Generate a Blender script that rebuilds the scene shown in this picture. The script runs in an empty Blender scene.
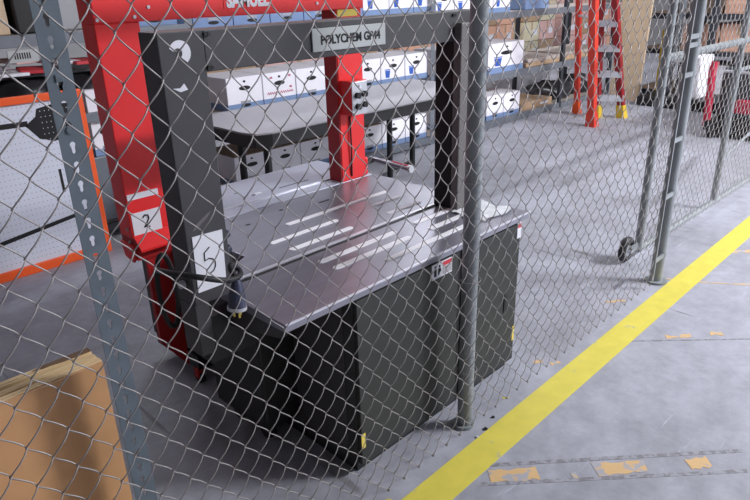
import bpy, math, random
from mathutils import Vector, Matrix
random.seed(7)
S = bpy.context.scene
COL = S.collection
PI = math.pi

# ------------------------------------------------------------------ camera, world, light, exposure
cam = bpy.data.cameras.new('camera'); cam.sensor_width = 36; cam.lens = 30.77
cam.clip_start = 0.05; cam.clip_end = 200
co = bpy.data.objects.new('camera', cam); COL.objects.link(co)
co.matrix_world = Matrix(((0.69675, 0.29057, -0.65583, 0),
                          (-0.71691, 0.25149, -0.65023, 0),
                          (-0.02400, 0.92321, 0.38354, 1.6), (0, 0, 0, 1)))
S.camera = co
S.view_settings.view_transform = 'Standard'
S.view_settings.look = 'None'
S.view_settings.gamma = 1
S.view_settings.exposure = 0.0
S.view_settings.use_curve_mapping = False
w = bpy.data.worlds.new('world'); S.world = w; w.use_nodes = True
w.node_tree.nodes['Background'].inputs[0].default_value = (0.86, 0.90, 1.0, 1)
w.node_tree.nodes['Background'].inputs[1].default_value = 0.5


def lamp(x, y, z, sx, sy, power, rz=0, col=(0.93, 0.95, 1.0)):
    l = bpy.data.lights.new('unseen_lamp_light', 'AREA'); l.shape = 'RECTANGLE'
    l.size = sx; l.size_y = sy; l.energy = power; l.color = col
    o = bpy.data.objects.new('unseen_lamp_light', l); COL.objects.link(o)
    o.location = (x, y, z); o.rotation_euler = (0, 0, rz)
    return o


LAMPS = [(3.6, 5.2, 70), (8.0, 4.2, 40), (6.9, -3.3, 1350), (11.0, -3.3, 300),  # aisle pair: unseen lamps added to fill the front faces with light
                   (2.0, 7.4, 100), (9.5, 7.4, 150), (12.5, 2.0, 110)]
for lx, ly, pw in LAMPS:
    lamp(lx, ly, 5.0, 2.4, 0.5, pw)


# ------------------------------------------------------------------ materials
def srgb(r, g, b):
    f = lambda c: (c / 12.92 if c <= 0.04045 else ((c + 0.055) / 1.055) ** 2.4)
    return tuple(f(v / 255.0) for v in (r, g, b)) + (1,)


def mat(name, rgb, rough=0.5, metal=0.0, var=0.08, scale=30.0, bump=0.0, alpha=None, stretch=None, spec=0.5):
    m = bpy.data.materials.new(name); m.use_nodes = True
    nt = m.node_tree; b = nt.nodes['Principled BSDF']
    c = srgb(*rgb)
    tc = nt.nodes.new('ShaderNodeTexCoord'); mp = nt.nodes.new('ShaderNodeMapping')
    nt.links.new(tc.outputs['Object'], mp.inputs[0])
    if stretch: mp.inputs['Scale'].default_value = stretch
    n = nt.nodes.new('ShaderNodeTexNoise'); n.inputs['Scale'].default_value = scale
    n.inputs['Detail'].default_value = 4
    nt.links.new(mp.outputs[0], n.inputs['Vector'])
    r = nt.nodes.new('ShaderNodeValToRGB'); r.color_ramp.elements[0].position = 0.3; r.color_ramp.elements[1].position = 0.7
    r.color_ramp.elements[0].color = tuple(v * (1 - var) for v in c[:3]) + (1,)
    r.color_ramp.elements[1].color = tuple(min(1, v * (1 + var)) for v in c[:3]) + (1,)
    nt.links.new(n.outputs['Fac'], r.inputs[0]); nt.links.new(r.outputs[0], b.inputs['Base Color'])
    b.inputs['Roughness'].default_value = rough; b.inputs['Metallic'].default_value = metal
    b.inputs['Specular IOR Level'].default_value = spec
    if bump:
        bp = nt.nodes.new('ShaderNodeBump'); bp.inputs['Strength'].default_value = bump; bp.inputs['Distance'].default_value = 0.01
        nt.links.new(n.outputs['Fac'], bp.inputs['Height']); nt.links.new(bp.outputs[0], b.inputs['Normal'])
    if alpha is not None: b.inputs['Alpha'].default_value = alpha
    return m


def floor_mat():
    m = bpy.data.materials.new('worn_concrete'); m.use_nodes = True
    nt = m.node_tree; b = nt.nodes['Principled BSDF']; L = nt.links.new
    tc = nt.nodes.new('ShaderNodeTexCoord')

    def noise(scale, detail=5, rough=0.6, st=(1, 1, 1), rot=0, dist=0):
        mp = nt.nodes.new('ShaderNodeMapping'); mp.inputs['Scale'].default_value = st; mp.inputs['Rotation'].default_value[2] = rot
        L(tc.outputs['Object'], mp.inputs[0])
        n = nt.nodes.new('ShaderNodeTexNoise'); n.inputs['Scale'].default_value = scale
        n.inputs['Detail'].default_value = detail; n.inputs['Roughness'].default_value = rough
        n.inputs['Distortion'].default_value = dist
        L(mp.outputs[0], n.inputs['Vector']); return n.outputs['Fac']

    def ramp(src, p0, c0, p1, c1):
        r = nt.nodes.new('ShaderNodeValToRGB'); e = r.color_ramp.elements
        e[0].position = p0; e[0].color = c0; e[1].position = p1; e[1].color = c1
        L(src, r.inputs[0]); return r.outputs[0]

    def mix(a, bb, f, mode='MIX'):
        x = nt.nodes.new('ShaderNodeMix'); x.data_type = 'RGBA'; x.blend_type = mode
        L(a, x.inputs[6]) if hasattr(a, 'links') else setattr(x.inputs[6], 'default_value', a)
        L(bb, x.inputs[7]) if hasattr(bb, 'links') else setattr(x.inputs[7], 'default_value', bb)
        L(f, x.inputs[0]) if hasattr(f, 'links') else setattr(x.inputs[0], 'default_value', f)
        return x.outputs[2]
    base = ramp(noise(1.1, 6), 0.3, srgb(146, 146, 154), 0.7, srgb(174, 175, 187))
    fine = ramp(noise(9, 8, 0.7), 0.35, (0.80, 0.80, 0.80, 1), 0.65, (1.06, 1.06, 1.06, 1))
    c = mix(base, fine, 1.0, 'MULTIPLY')
    sc = ramp(noise(6, 4, 0.6, (0.25, 3.5, 1), 0.5, 0.6), 0.66, (0, 0, 0, 1), 0.76, (1, 1, 1, 1))
    c = mix(c, srgb(188, 190, 203), sc)
    sc2 = ramp(noise(5, 4, 0.6, (3.0, 0.3, 1), 0.25, 0.5), 0.66, (0, 0, 0, 1), 0.72, (1, 1, 1, 1))
    c = mix(c, srgb(122, 120, 124), sc2)
    L(c, b.inputs['Base Color'])
    rr = ramp(noise(2.2, 5), 0.3, (0.52, 0.52, 0.52, 1), 0.7, (0.72, 0.72, 0.72, 1)); L(rr, b.inputs['Roughness'])
    bp = nt.nodes.new('ShaderNodeBump'); bp.inputs['Strength'].default_value = 0.08; bp.inputs['Distance'].default_value = 0.01
    L(noise(60, 4), bp.inputs['Height']); L(bp.outputs[0], b.inputs['Normal'])
    return m


def paint_mat(name, rgb, under, wear, scale):
    """worn paint: patches of bare floor show through"""
    m = mat(name, rgb, 0.5, 0, 0.06, 12)
    nt = m.node_tree; b = nt.nodes['Principled BSDF']
    src = b.inputs['Base Color'].links[0].from_socket
    tc = nt.nodes.new('ShaderNodeTexCoord')
    n = nt.nodes.new('ShaderNodeTexNoise'); n.inputs['Scale'].default_value = scale; n.inputs['Detail'].default_value = 7
    n.inputs['Roughness'].default_value = 0.65
    nt.links.new(tc.outputs['Object'], n.inputs['Vector'])
    r = nt.nodes.new('ShaderNodeValToRGB'); r.color_ramp.elements[0].position = wear; r.color_ramp.elements[1].position = wear + 0.05
    nt.links.new(n.outputs['Fac'], r.inputs[0])
    x = nt.nodes.new('ShaderNodeMix'); x.data_type = 'RGBA'
    nt.links.new(r.outputs[0], x.inputs[0]); nt.links.new(src, x.inputs[6]); x.inputs[7].default_value = srgb(*under)
    nt.links.new(x.outputs[2], b.inputs['Base Color'])
    return m


M = dict(
    floor=floor_mat(),
    wall=mat('painted_block_wall', (150, 150, 152), 0.8, 0, 0.05, 4),
    wire=mat('galvanized_wire', (154, 150, 149), 0.45, 0.35, 0.12, 60),
    galv=mat('galvanized_pipe', (140, 145, 148), 0.45, 0.2, 0.14, 14, stretch=(1, 1, 0.3)),
    upright=mat('blue_grey_enamel', (98, 109, 118), 0.45, 0.15, 0.06, 10),
    yellow=paint_mat('yellow_floor_paint', (212, 198, 82), (184, 178, 130), 0.62, 9),
    orange_worn=paint_mat('worn_orange_paint', (208, 172, 122), (164, 162, 168), 0.52, 16),
    grime=paint_mat('grimy_line', (124, 122, 126), (152, 152, 160), 0.47, 34),
    red=mat('red_enamel', (238, 38, 40), 0.45, 0, 0.04, 8),
    darkred=mat('dark_and_shaded_red', (168, 26, 30), 0.5, 0, 0.05, 8),  # dark red parts, and shade painted on one column side
    char=mat('charcoal_enamel', (64, 63, 66), 0.5, 0.05, 0.07, 7),
    char2=mat('charcoal_textured', (50, 52, 51), 0.55, 0.05, 0.10, 6),
    charL=mat('grey_cover', (108, 104, 103), 0.5, 0.1, 0.05, 7),
    black=mat('black_plastic', (20, 20, 22), 0.5, 0, 0.1, 20),
    rubber=mat('black_rubber', (30, 30, 34), 0.6, 0, 0.1, 30),
    steel=mat('brushed_steel', (152, 151, 164), 0.32, 0.6, 0.07, 5, stretch=(0.6, 5, 1)),
    steel2=mat('satin_steel', (182, 184, 200), 0.42, 0.35, 0.06, 5, stretch=(0.6, 5, 1)),
    steel_edge=mat('bright_steel', (228, 228, 236), 0.3, 0.5, 0.03, 20),
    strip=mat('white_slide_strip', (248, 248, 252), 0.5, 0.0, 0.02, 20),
    slot=mat('dark_slot', (10, 10, 12), 0.6, 0, 0.05, 20),
    white=mat('white_card', (248, 246, 253), 0.7, 0, 0.02, 8),
    whiteside=mat('white_card_side', (226, 224, 230), 0.75, 0, 0.03, 8),
    paper=mat('white_paper', (232, 232, 240), 0.7, 0, 0.02, 8),
    blue=mat('pale_blue_print', (128, 152, 192), 0.7, 0, 0.03, 10),
    logo=mat('blue_print', (52, 98, 190), 0.7, 0, 0.05, 10),
    pink=mat('pink_marker', (226, 110, 140), 0.7, 0, 0.05, 10),
    kraft=mat('kraft_card', (178, 150, 122), 0.8, 0, 0.08, 14),
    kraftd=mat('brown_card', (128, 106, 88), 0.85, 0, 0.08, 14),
    salmon=mat('salmon_card', (226, 176, 150), 0.8, 0, 0.08, 10),
    rose=mat('rose_card', (216, 176, 170), 0.8, 0, 0.08, 10),
    lime=mat('yellow_green_wrap', (216, 206, 176), 0.5, 0, 0.10, 10),
    beige=mat('beige_board', (212, 188, 158), 0.8, 0, 0.08, 3, stretch=(4, 4, 0.4)),
    hard=mat('brown_hardboard', (204, 154, 108), 0.6, 0, 0.07, 5),
    pine=mat('plywood_pine', (226, 196, 150), 0.7, 0, 0.14, 16, stretch=(0.15, 6, 1)),
    plydark=mat('plywood_dark_layer', (112, 84, 60), 0.8, 0, 0.2, 24, stretch=(0.3, 4, 1)),
    orange=mat('orange_frame', (255, 98, 38), 0.45, 0, 0.03, 8),
    peg=mat('white_pegboard', (222, 226, 240), 0.6, 0, 0.02, 8),
    tabletop=mat('grey_laminate', (178, 176, 183), 0.5, 0, 0.03, 20),
    rack=mat('grey_rack_steel', (118, 124, 132), 0.5, 0.2, 0.06, 10),
    rackd=mat('dark_rack_steel', (62, 66, 74), 0.5, 0.2, 0.06, 10),
    racklight=mat('light_rack_beam', (168, 168, 178), 0.5, 0.1, 0.06, 10),
    shelf=mat('particle_shelf', (176, 164, 156), 0.8, 0, 0.06, 20),
    ladder=mat('red_fibreglass', (214, 62, 44), 0.5, 0, 0.05, 10),
    ladderd=mat('dark_red_fibreglass', (150, 28, 32), 0.5, 0, 0.05, 10),
    alu=mat('aluminium', (200, 202, 208), 0.4, 0.4, 0.04, 10),
    yplastic=mat('yellow_plastic', (228, 192, 60), 0.5, 0, 0.05, 10),
    bag=mat('black_poly', (44, 44, 48), 0.35, 0, 0.3, 8, bump=0.3),
    sign=mat('grey_nameplate', (182, 186, 186), 0.5, 0.1, 0.03, 8),
    ink=mat('black_ink', (24, 24, 28), 0.7, 0, 0.05, 10),
    labelred=mat('label_red', (208, 60, 70), 0.6, 0, 0.05, 10),
    labelgrey=mat('label_grey', (170, 170, 175), 0.6, 0, 0.05, 10),
    brass=mat('brass', (200, 176, 90), 0.35, 0.7, 0.05, 10),
    plug=mat('dark_blue_plug', (58, 62, 84), 0.35, 0.1, 0.06, 10),
    magenta=mat('crimson_enamel', (190, 36, 66), 0.45, 0, 0.05, 10),
    machinedark=mat('dark_grey_machine', (66, 70, 74), 0.55, 0.1, 0.12, 10),
    glare_sheet=mat('white_glare', (246, 248, 252), 0.25, 0, 0.02, 30, bump=0.4, alpha=0.92),  # near-opaque white, stands in for glare on the steel table
)
M['ylabel'] = mat('yellow_label', (232, 208, 96), 0.6, 0, 0.05, 10)


# ------------------------------------------------------------------ mesh helpers
class MB:
    def __init__(s): s.v = []; s.f = []

    def box(s, x0, x1, y0, y1, z0, z1):
        n = len(s.v)
        s.v += [(x0, y0, z0), (x1, y0, z0), (x1, y1, z0), (x0, y1, z0), (x0, y0, z1), (x1, y0, z1), (x1, y1, z1), (x0, y1, z1)]
        s.f += [tuple(n + i for i in q) for q in [(0, 3, 2, 1), (4, 5, 6, 7), (0, 1, 5, 4), (1, 2, 6, 5), (2, 3, 7, 6), (3, 0, 4, 7)]]
        return s

    def prism(s, pts, axis, a, b):
        """pts 2D polygon; axis 'x','y','z' = extrusion axis from a to b"""
        n = len(s.v); k = len(pts)
        for t in (a, b):
            for p, q in pts:
                s.v.append({'x': (t, p, q), 'y': (p, t, q), 'z': (p, q, t)}[axis])
        s.f.append(tuple(range(n, n + k))); s.f.append(tuple(range(n + 2 * k - 1, n + k - 1, -1)))
        for i in range(k):
            j = (i + 1) % k
            s.f.append((n + i, n + k + i, n + k + j, n + j))
        return s

    def tube(s, path, r, sides=8, closed=False, flat=1.0):
        P = [Vector(p) for p in path]; n0 = len(s.v); m = len(P)
        up = None
        for i, p in enumerate(P):
            a = P[i - 1] if (i > 0 or closed) else P[i]
            b = P[(i + 1) % m] if (i < m - 1 or closed) else P[i]
            d = (b - a).normalized()
            if up is None:
                up = Vector((0, 0, 1)) if abs(d.z) < 0.9 else Vector((0, 1, 0))
            u = (up - d * up.dot(d)).normalized(); up = u
            q = d.cross(u)
            rr = r[i] if isinstance(r, (list, tuple)) else r
            for k in range(sides):
                t = 2 * PI * k / sides
                s.v.append(tuple(p + u * math.cos(t) * rr + q * math.sin(t) * rr * flat))
        for i in range(m if closed else m - 1):
            for k in range(sides):
                a = n0 + i * sides + k; b = n0 + i * sides + (k + 1) % sides
                i2 = (i + 1) % m
                c = n0 + i2 * sides + (k + 1) % sides; d = n0 + i2 * sides + k
                s.f.append((a, b, c, d))
        if not closed:
            s.f.append(tuple(n0 + k for k in range(sides))[::-1])
            s.f.append(tuple(n0 + (m - 1) * sides + k for k in range(sides)))
        return s

    def cyl(s, a, b, r, sides=16): return s.tube([a, b], r, sides)

    def build(s, name, m, parent=None, bev=0, smooth=False):
        me = bpy.data.meshes.new(name); me.from_pydata(s.v, [], s.f); me.update()
        import bmesh
        bm = bmesh.new(); bm.from_mesh(me); bmesh.ops.recalc_face_normals(bm, faces=bm.faces); bm.to_mesh(me); bm.free()
        me.materials.append(M[m] if isinstance(m, str) else m)
        if smooth: me.polygons.foreach_set('use_smooth', [True] * len(me.polygons))
        o = bpy.data.objects.new(name, me); COL.objects.link(o)
        if parent: o.parent = parent
        if bev:
            b = o.modifiers.new('bevel', 'BEVEL'); b.width = bev; b.segments = 2; b.limit_method = 'ANGLE'
        if smooth:
            e = o.modifiers.new('es', 'EDGE_SPLIT'); e.split_angle = math.radians(40)
        return o


def B(name, m, parent, x0, x1, y0, y1, z0, z1, bev=0):
    return MB().box(x0, x1, y0, y1, z0, z1).build(name, m, parent, bev)


def tag(o, label, cat, group=None, kind=None):
    o['label'] = label; o['category'] = cat
    if group: o['group'] = group
    if kind: o['kind'] = kind
    return o


def empty(name, label, cat, loc=(0, 0, 0), group=None, rz=0):
    o = bpy.data.objects.new(name, None); COL.objects.link(o); o.empty_display_size = 0.05
    o.location = loc; o.rotation_euler = (0, 0, rz)
    return tag(o, label, cat, group)


def text(body, m, parent, loc, size, rot=(PI / 2, 0, 0), ext=0.0008, bold=0.0, name='lettering', sx=1.0, width=None):
    c = bpy.data.curves.new(name, 'FONT'); c.body = body; c.size = size; c.extrude = ext; c.offset = bold
    c.materials.append(M[m]); c.resolution_u = 3
    tmp = bpy.data.objects.new(name, c); COL.objects.link(tmp)
    dg = bpy.context.evaluated_depsgraph_get(); me = bpy.data.meshes.new_from_object(tmp.evaluated_get(dg))
    bpy.data.objects.remove(tmp)
    xs = [v.co.x for v in me.vertices]
    if width: sx = width / (max(xs) - min(xs))
    o = bpy.data.objects.new(name, me); COL.objects.link(o); o.parent = parent
    o.location = loc; o.rotation_euler = rot; o.scale = (sx, 1, 1)
    return o


def structure(o, label=None):
    o['kind'] = 'structure'
    if label: o['label'] = label
    return o


# ------------------------------------------------------------------ setting
fl = MB().box(-4, 17, -5, 9.0, -0.1, 0).build('floor', 'floor'); structure(fl, 'worn grey concrete warehouse floor with pale scuffs')
structure(MB().box(-4, 17, 9.0, 9.15, 0, 5.5).build('wall_back', 'wall'), 'plain grey warehouse wall behind the racks')
structure(MB().box(17, 17.15, -5, 9.15, 0, 5.5).build('wall_right', 'wall'), 'plain grey warehouse wall at the far end')


structure(MB().box(-4.15, -4, -5, 9.15, 0, 5.5).build('wall_left', 'wall'), 'plain grey warehouse wall at the near end')
structure(MB().box(-4.15, 17.15, -5.15, -5, 0, 5.5).build('wall_front', 'wall'), 'plain grey warehouse wall across the aisle')
structure(MB().box(-4.15, 17.15, -5.15, 9.15, 5.2, 5.35).build('ceiling', 'wall'), 'grey warehouse ceiling')


def slab(name, pts, m, h, label, cat='floor marking', group=None):
    o = MB().prism(pts, 'z', 0.0, h).build(name, m)
    return tag(o, label, cat, group)


slab('yellow_line', [(-1.5, 1.0), (9.4, 0.995), (9.4, 1.12), (-1.5, 1.124)], 'yellow', 0.0015,
     'long yellow painted safety line on the concrete along the wire fence')
# worn orange strip crossing the aisle: between two grimy edges
slab('floor_strip_edge', [(1.46, 0.965), (2.14, 0.325), (2.155, 0.333), (1.475, 0.975)], 'grime', 0.001,
     'thin dark grimy edge of the worn orange strip, the side nearer the camera', 'floor marking', 'edges of the worn orange strip')
slab('floor_strip_edge', [(1.535, 1.02), (2.24, 0.37), (2.255, 0.38), (1.55, 1.03)], 'grime', 0.001,
     'thin dark grimy edge of the worn orange strip, the side nearer the fence', 'floor marking', 'edges of the worn orange strip')


def patch(x0, y0, x1, y1, wdt, lab, n=7, jag=0.008, m='orange_worn'):
    a = Vector((x0, y0)); b = Vector((x1, y1)); d = (b - a); q = Vector((-d.y, d.x)).normalized() * wdt
    pts = []
    for i in range(n + 1):
        p = a + d * i / n; pts.append((p.x + random.uniform(-jag, jag), p.y + random.uniform(-jag, jag)))
    for i in range(n + 1):
        p = b + q - d * i / n; pts.append((p.x + random.uniform(-jag, jag), p.y + random.uniform(-jag, jag)))
    slab('paint_patch', pts, m, 0.0012, lab, 'floor marking', 'worn orange paint patches')


patch(1.50, 0.955, 1.63, 0.835, 0.055, 'long worn orange paint patch on the floor, beside the yellow line')
patch(1.775, 0.70, 1.915, 0.575, 0.058, 'brightest worn orange paint patch in the middle of the grimy strip')
patch(1.705, 0.75, 1.72, 0.737, 0.03, 'tiny orange paint fleck between two orange patches on the strip', 3, 0.004)
patch(2.03, 0.475, 2.09, 0.42, 0.05, 'chipped orange paint patch at the far end of the grimy strip', 5)
patch(4.07, 1.07, 4.35, 0.80, 0.05, 'faded orange stripe starting at the yellow line near the gate', 7)
patch(3.50, 1.18, 3.62, 0.95, 0.012, 'thin orange paint scratch by the foot of the corner post', 7, 0.004)
patch(3.62, 0.94, 3.75, 0.76, 0.012, 'thin orange paint scratch on the aisle side of the yellow line', 7, 0.004)
patch(2.86, 0.88, 2.95, 0.80, 0.03, 'small orange paint chip beyond the dark floor joint', 4, 0.008)
patch(3.03, 0.74, 3.07, 0.70, 0.03, 'smallest orange paint chip beyond the dark floor joint, farther from the yellow line', 3, 0.008)
patch(1.185, 1.155, 1.20, 1.14, 0.012, 'small yellow paint chip on the floor at the lower end of the mesh', 3, 0.002, 'yellow')
patch(2.25, 1.235, 2.29, 1.215, 0.018, 'pale orange chip on the floor behind the mesh right of the cabinet', 3, 0.004)
patch(2.29, 1.17, 2.33, 1.15, 0.02, 'pinkish chip on the floor under the mesh edge right of the cabinet', 3, 0.004)
patch(1.93, 1.19, 1.95, 1.175, 0.012, 'tiny yellow chip under the mesh near the middle fence post', 3, 0.002, 'yellow')
patch(3.02, 1.27, 3.10, 1.19, 0.02, 'small orange paint fleck under the wire mesh near the gate wheel', 3, 0.008)
slab('floor_joint', [(2.72, 1.0), (3.22, 0.48), (3.226, 0.486), (2.726, 1.006)], 'grime', 0.001,
     'thin dark joint line across the aisle concrete', 'floor marking')

# ------------------------------------------------------------------ chain link fence
HW, PZ = 0.03855, 0.0911


def wire_mesh(name, z0, z1, flare=True, t0=0.0):
    mb = MB(); pts = []
    n = int((z1 - z0) / PZ * 8 - t0 * 8)
    for i in range(n + 1):
        t = t0 + i / 8.0
        ph = t % 1.0
        tri = 1 - abs(2 * ph - 1)                       # 0 at knot left, 1 at knot right
        sm = tri * tri * (3 - 2 * tri)
        f = 0.75 * tri + 0.25 * sm
        x = -0.0016 + f * (HW + 0.0032)
        y = -0.0062 * math.sin(2 * PI * t)
        z = z0 + t * PZ
        if flare and z < 0.22: y -= 0.018 * ((0.22 - z) / 0.22) ** 2
        if flare and z < 0.36: z = 0.048 + (z - 0.0193) * (0.312 / 0.3407)
        pts.append((x, y, z))
    if flare:
        a = pts[0]; pts.insert(0, (a[0] + 0.005, a[1] - 0.004, a[2] + 0.004)); pts.insert(1, (a[0] + 0.004, a[1] - 0.003, a[2] - 0.004))
    mb.tube(pts, 0.00165, 5)
    me = bpy.data.meshes.new(name); me.from_pydata(mb.v, [], mb.f); me.update()
    me.polygons.foreach_set('use_smooth', [True] * len(me.polygons))
    me.materials.append(M['wire'])
    return me


def wires(parent, xs, y, me_a, me_b, tilt=0.0, zoff=0.0):
    for k, (x, c) in enumerate(xs):
        o = bpy.data.objects.new('wire', me_a if c % 2 == 0 else me_b); COL.objects.link(o); o.parent = parent
        j = random.uniform(-1, 1)
        o.location = (x + 0.0006 * j, y, zoff + max(0, 21 - c) * tilt)
        o.scale = (1, 1, 1)


fence = empty('chain_link_fence', 'galvanized chain link fence in front of the strapping machines, beside the yellow line', 'fence', (0, 0, 0))
zb = 0.7026 - 7 * PZ   # phase of even columns
mA = wire_mesh('wire', zb, 2.12, True, -0.5); mB = wire_mesh('wire', zb - PZ / 2, 2.12)
cols = [(0.5355 + HW * c, c) for c in range(-32, 72)]
wires(fence, cols, 1.165, mA, mB, 0.0004)
MB().cyl((1.692, 1.209, 0), (1.692, 1.209, 2.2), 0.0290, 24).build('fence_post', 'galv', fence, smooth=True)
MB().cyl((-0.75, 1.212, 0), (-0.75, 1.212, 2.2), 0.0315, 24).build('fence_post', 'galv', fence, smooth=True)
cp = MB().cyl((3.452, 1.182, 0), (3.452, 1.182, 2.2), 0.031, 24).build('corner_post', 'galv', fence, smooth=True)
MB().cyl((-0.75, 1.205, 2.14), (3.452, 1.182, 2.14), 0.02, 16).build('top_rail', 'galv', fence, smooth=True)
B('tension_bar', 'galv', fence, 3.328, 3.338, 1.155, 1.176, 0.05, 2.1)
for z in (0.16, 0.52, 0.82, 1.14, 1.28, 1.32, 1.7):
    hb = MB().cyl((3.452, 1.182, z), (3.452, 1.182, z + (0.022 if z not in (1.28, 1.32) else 0.008)), 0.0345, 24)
    hb.box(3.322, 3.43, 1.153, 1.163, z, z + 0.022)
    hb.build('band', 'galv', cp, smooth=True)
MB().cyl((1.688, 1.212, 0.0), (1.688, 1.212, 0.012), 0.042, 20).build('post_collar', 'galv', fence, smooth=True)
MB().cyl((3.452, 1.182, 0.0), (3.452, 1.182, 0.012), 0.06, 20).build('post_collar', 'galv', fence, smooth=True)
# tie wires holding the mesh to the middle post
for z in (0.25, 0.62, 0.98, 1.34):
    MB().tube([(1.688 + 0.034 * math.cos(a), 1.210 + 0.036 * math.sin(a) - 0.008, z + 0.002 * a) for a in [i * PI / 8 for i in range(17)]], 0.0015, 5).build('tie_wire', 'wire', fence)

# ------------------------------------------------------------------ gate behind the corner post
gate = empty('chain_link_gate', 'galvanized chain link gate frame behind the corner post, running past the floor machine', 'gate', (3.70, 1.40, 0), None, -0.018)
gf = gate
for gx, gr in ((0.0, 0.024), (1.24, 0.022), (3.6, 0.024)):
    MB().cyl((gx, 0, 0.05 if gx != 1.24 else 0.05), (gx, 0, 2.0), gr, 16).build('stile', 'galv', gf, smooth=True)
MB().cyl((0, 0, 0.06), (3.6, 0, 0.06), 0.02, 16).build('rail', 'galv', gf, smooth=True)
MB().cyl((0, 0, 1.185), (3.6, 0, 1.185), 0.023, 16).build('rail', 'galv', gf, smooth=True)
MB().cyl((0, 0, 2.0), (3.6, 0, 2.0), 0.022, 16).build('rail', 'galv', gf, smooth=True)
MB().cyl((1.3, 0.03, 0.98), (3.6, 0.03, 0.98), 0.014, 12).build('brace', 'galv', gf, smooth=True)
gA = wire_mesh('wire', 0.05, 1.98, False); gB = wire_mesh('wire', 0.05 - PZ / 2 + PZ, 1.98, False)
wires(gf, [(0.02 + HW * c, c + 40) for c in range(0, 92)], -0.03, gA, gB)
wh = MB()
wh.tube([(-0.10 + 0.056 * math.cos(a) * 1.0, 0.03, 0.082 + 0.056 * math.sin(a)) for a in [i * PI / 10 for i in range(20)]], 0.024, 10, closed=True)
whl = wh.build('wheel', 'rubber', gf, smooth=True)
MB().cyl((-0.11, 0.012, 0.078), (-0.11, 0.048, 0.078), 0.034, 16).build('hub', 'alu', whl, smooth=True)
MB().cyl((-0.11, -0.01, 0.078), (-0.11, 0.06, 0.078), 0.01, 12).build('axle', 'steel_edge', whl, smooth=True)
MB().box(-0.11, 0.02, -0.006, 0.004, 0.065, 0.11).build('wheel_bracket', 'galv', gf)
# diagonal brace of the gate
MB().cyl((1.26, 0.02, 0.35), (2.9, 0.02, 0.62), 0.012, 10).build('brace', 'galv', gf, smooth=True)

# ------------------------------------------------------------------ slotted upright near the camera
up = empty('slotted_upright', 'blue-grey slotted steel upright with keyhole slots, beside the stacked plywood sheets', 'upright', (0.432, 1.25, 0))


def slotted(name, m, parent, x0, x1, y, z0, z1, pitch, th, first):
    """strip with real keyhole openings"""
    import bmesh
    bm = bmesh.new(); xc = (x0 + x1) / 2 - 0.0015
    def hole(zc):
        pts = []
        for i in range(9):
            a = -0.9 + (PI + 1.8) * i / 8
            pts.append((xc + 0.0058 * math.cos(a), zc + 0.0045 + 0.0062 * math.sin(a)))
        pts += [(xc - 0.0034, zc - 0.009), (xc - 0.001, zc - 0.0125), (xc + 0.001, zc - 0.0125), (xc + 0.0034, zc - 0.009)]
        return pts
    z = z0; n = int((z1 - z0) / pitch)
    for i in range(n):
        a = z0 + i * pitch; b = a + pitch
        if i % 1 == 0:
            ov = [bm.verts.new((x, y, zz)) for x, zz in ((x0, a), (x1, a), (x1, b), (x0, b))]
            iv = [bm.verts.new((x, y, zz)) for x, zz in hole((a + b) / 2)]
            es = [bm.edges.new((ov[k], ov[(k + 1) % 4])) for k in range(4)] + [bm.edges.new((iv[k], iv[(k + 1) % len(iv)])) for k in range(len(iv))]
            bmesh.ops.triangle_fill(bm, use_beauty=True, use_dissolve=False, edges=es)
    bmesh.ops.remove_doubles(bm, verts=bm.verts, dist=1e-5)
    bmesh.ops.recalc_face_normals(bm, faces=bm.faces)
    me = bpy.data.meshes.new(name); bm.to_mesh(me); bm.free(); me.materials.append(M[m])
    o = bpy.data.objects.new(name, me); COL.objects.link(o); o.parent = parent
    s = o.modifiers.new('solid', 'SOLIDIFY'); s.thickness = th; s.offset = 0
    return o


ZH = 1.518 - 39 * 0.0381 - 0.01905
slotted('face_strip', 'upright', up, 0, 0.049, 0, ZH, ZH + 0.0381 * 55, 0.0381, 0.002, 0)
B('side_flange', 'upright', up, 0.047, 0.049, 0, 0.038, 0.0, ZH + 0.0381 * 55)
B('foot', 'upright', up, 0, 0.049, -0.001, 0.038, 0.0, max(0.004, ZH))
B('hook_rivet', 'upright', up, 0.015, 0.031, -0.004, 0.008, 1.448, 1.462, 0.002)
for rz in (1.36, ):
    MB().cyl((0.0235, -0.004, rz), (0.0235, 0.004, rz), 0.0075, 12).build('rivet', 'upright', up, smooth=True)

# ------------------------------------------------------------------ plywood sheets
pl = [(1.350, 1.358, 'hard', 'brown hardboard sheet standing in front of the plywood sheets behind the wire mesh', 0.806, 0.458),
      (1.359, 1.377, 'pine', 'pale plywood sheet directly behind the brown hardboard', 0.808, 0.460),
      (1.388, 1.406, 'pine', 'middle pale plywood sheet of the standing stack', 0.806, 0.460),
      (1.418, 1.440, 'pine', 'rearmost plywood sheet of the standing stack, with a dark broken corner', 0.807, 0.461)]
for y0, y1, m, lab, zt, xr in pl:
    e = empty('hardboard_sheet' if m == 'hard' else 'plywood_sheet', lab, 'board', (0, 0, 0), 'sheets standing in a stack')
    if m == 'hard':
        B('sheet', 'hard', e, -0.8, xr, y0, y1, 0, zt)
    else:
        t = (y1 - y0) / 3
        B('ply', 'pine', e, -0.8, xr, y0, y0 + t, 0, zt)
        B('ply', 'plydark', e, -0.8, xr, y0 + t, y0 + 2 * t - 0.004, 0, zt - 0.001)
        B('ply', 'pine', e, -0.8, xr, y0 + 2 * t - 0.004, y1, 0, zt)
        if y1 > 1.43:
            MB().prism([(0.33, 1.432), (0.40, 1.42), (0.461, 1.419), (0.461, 1.4395), (0.36, 1.4395)], 'z', zt - 0.004, zt + 0.0015).build('broken_corner', 'plydark', e)

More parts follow.
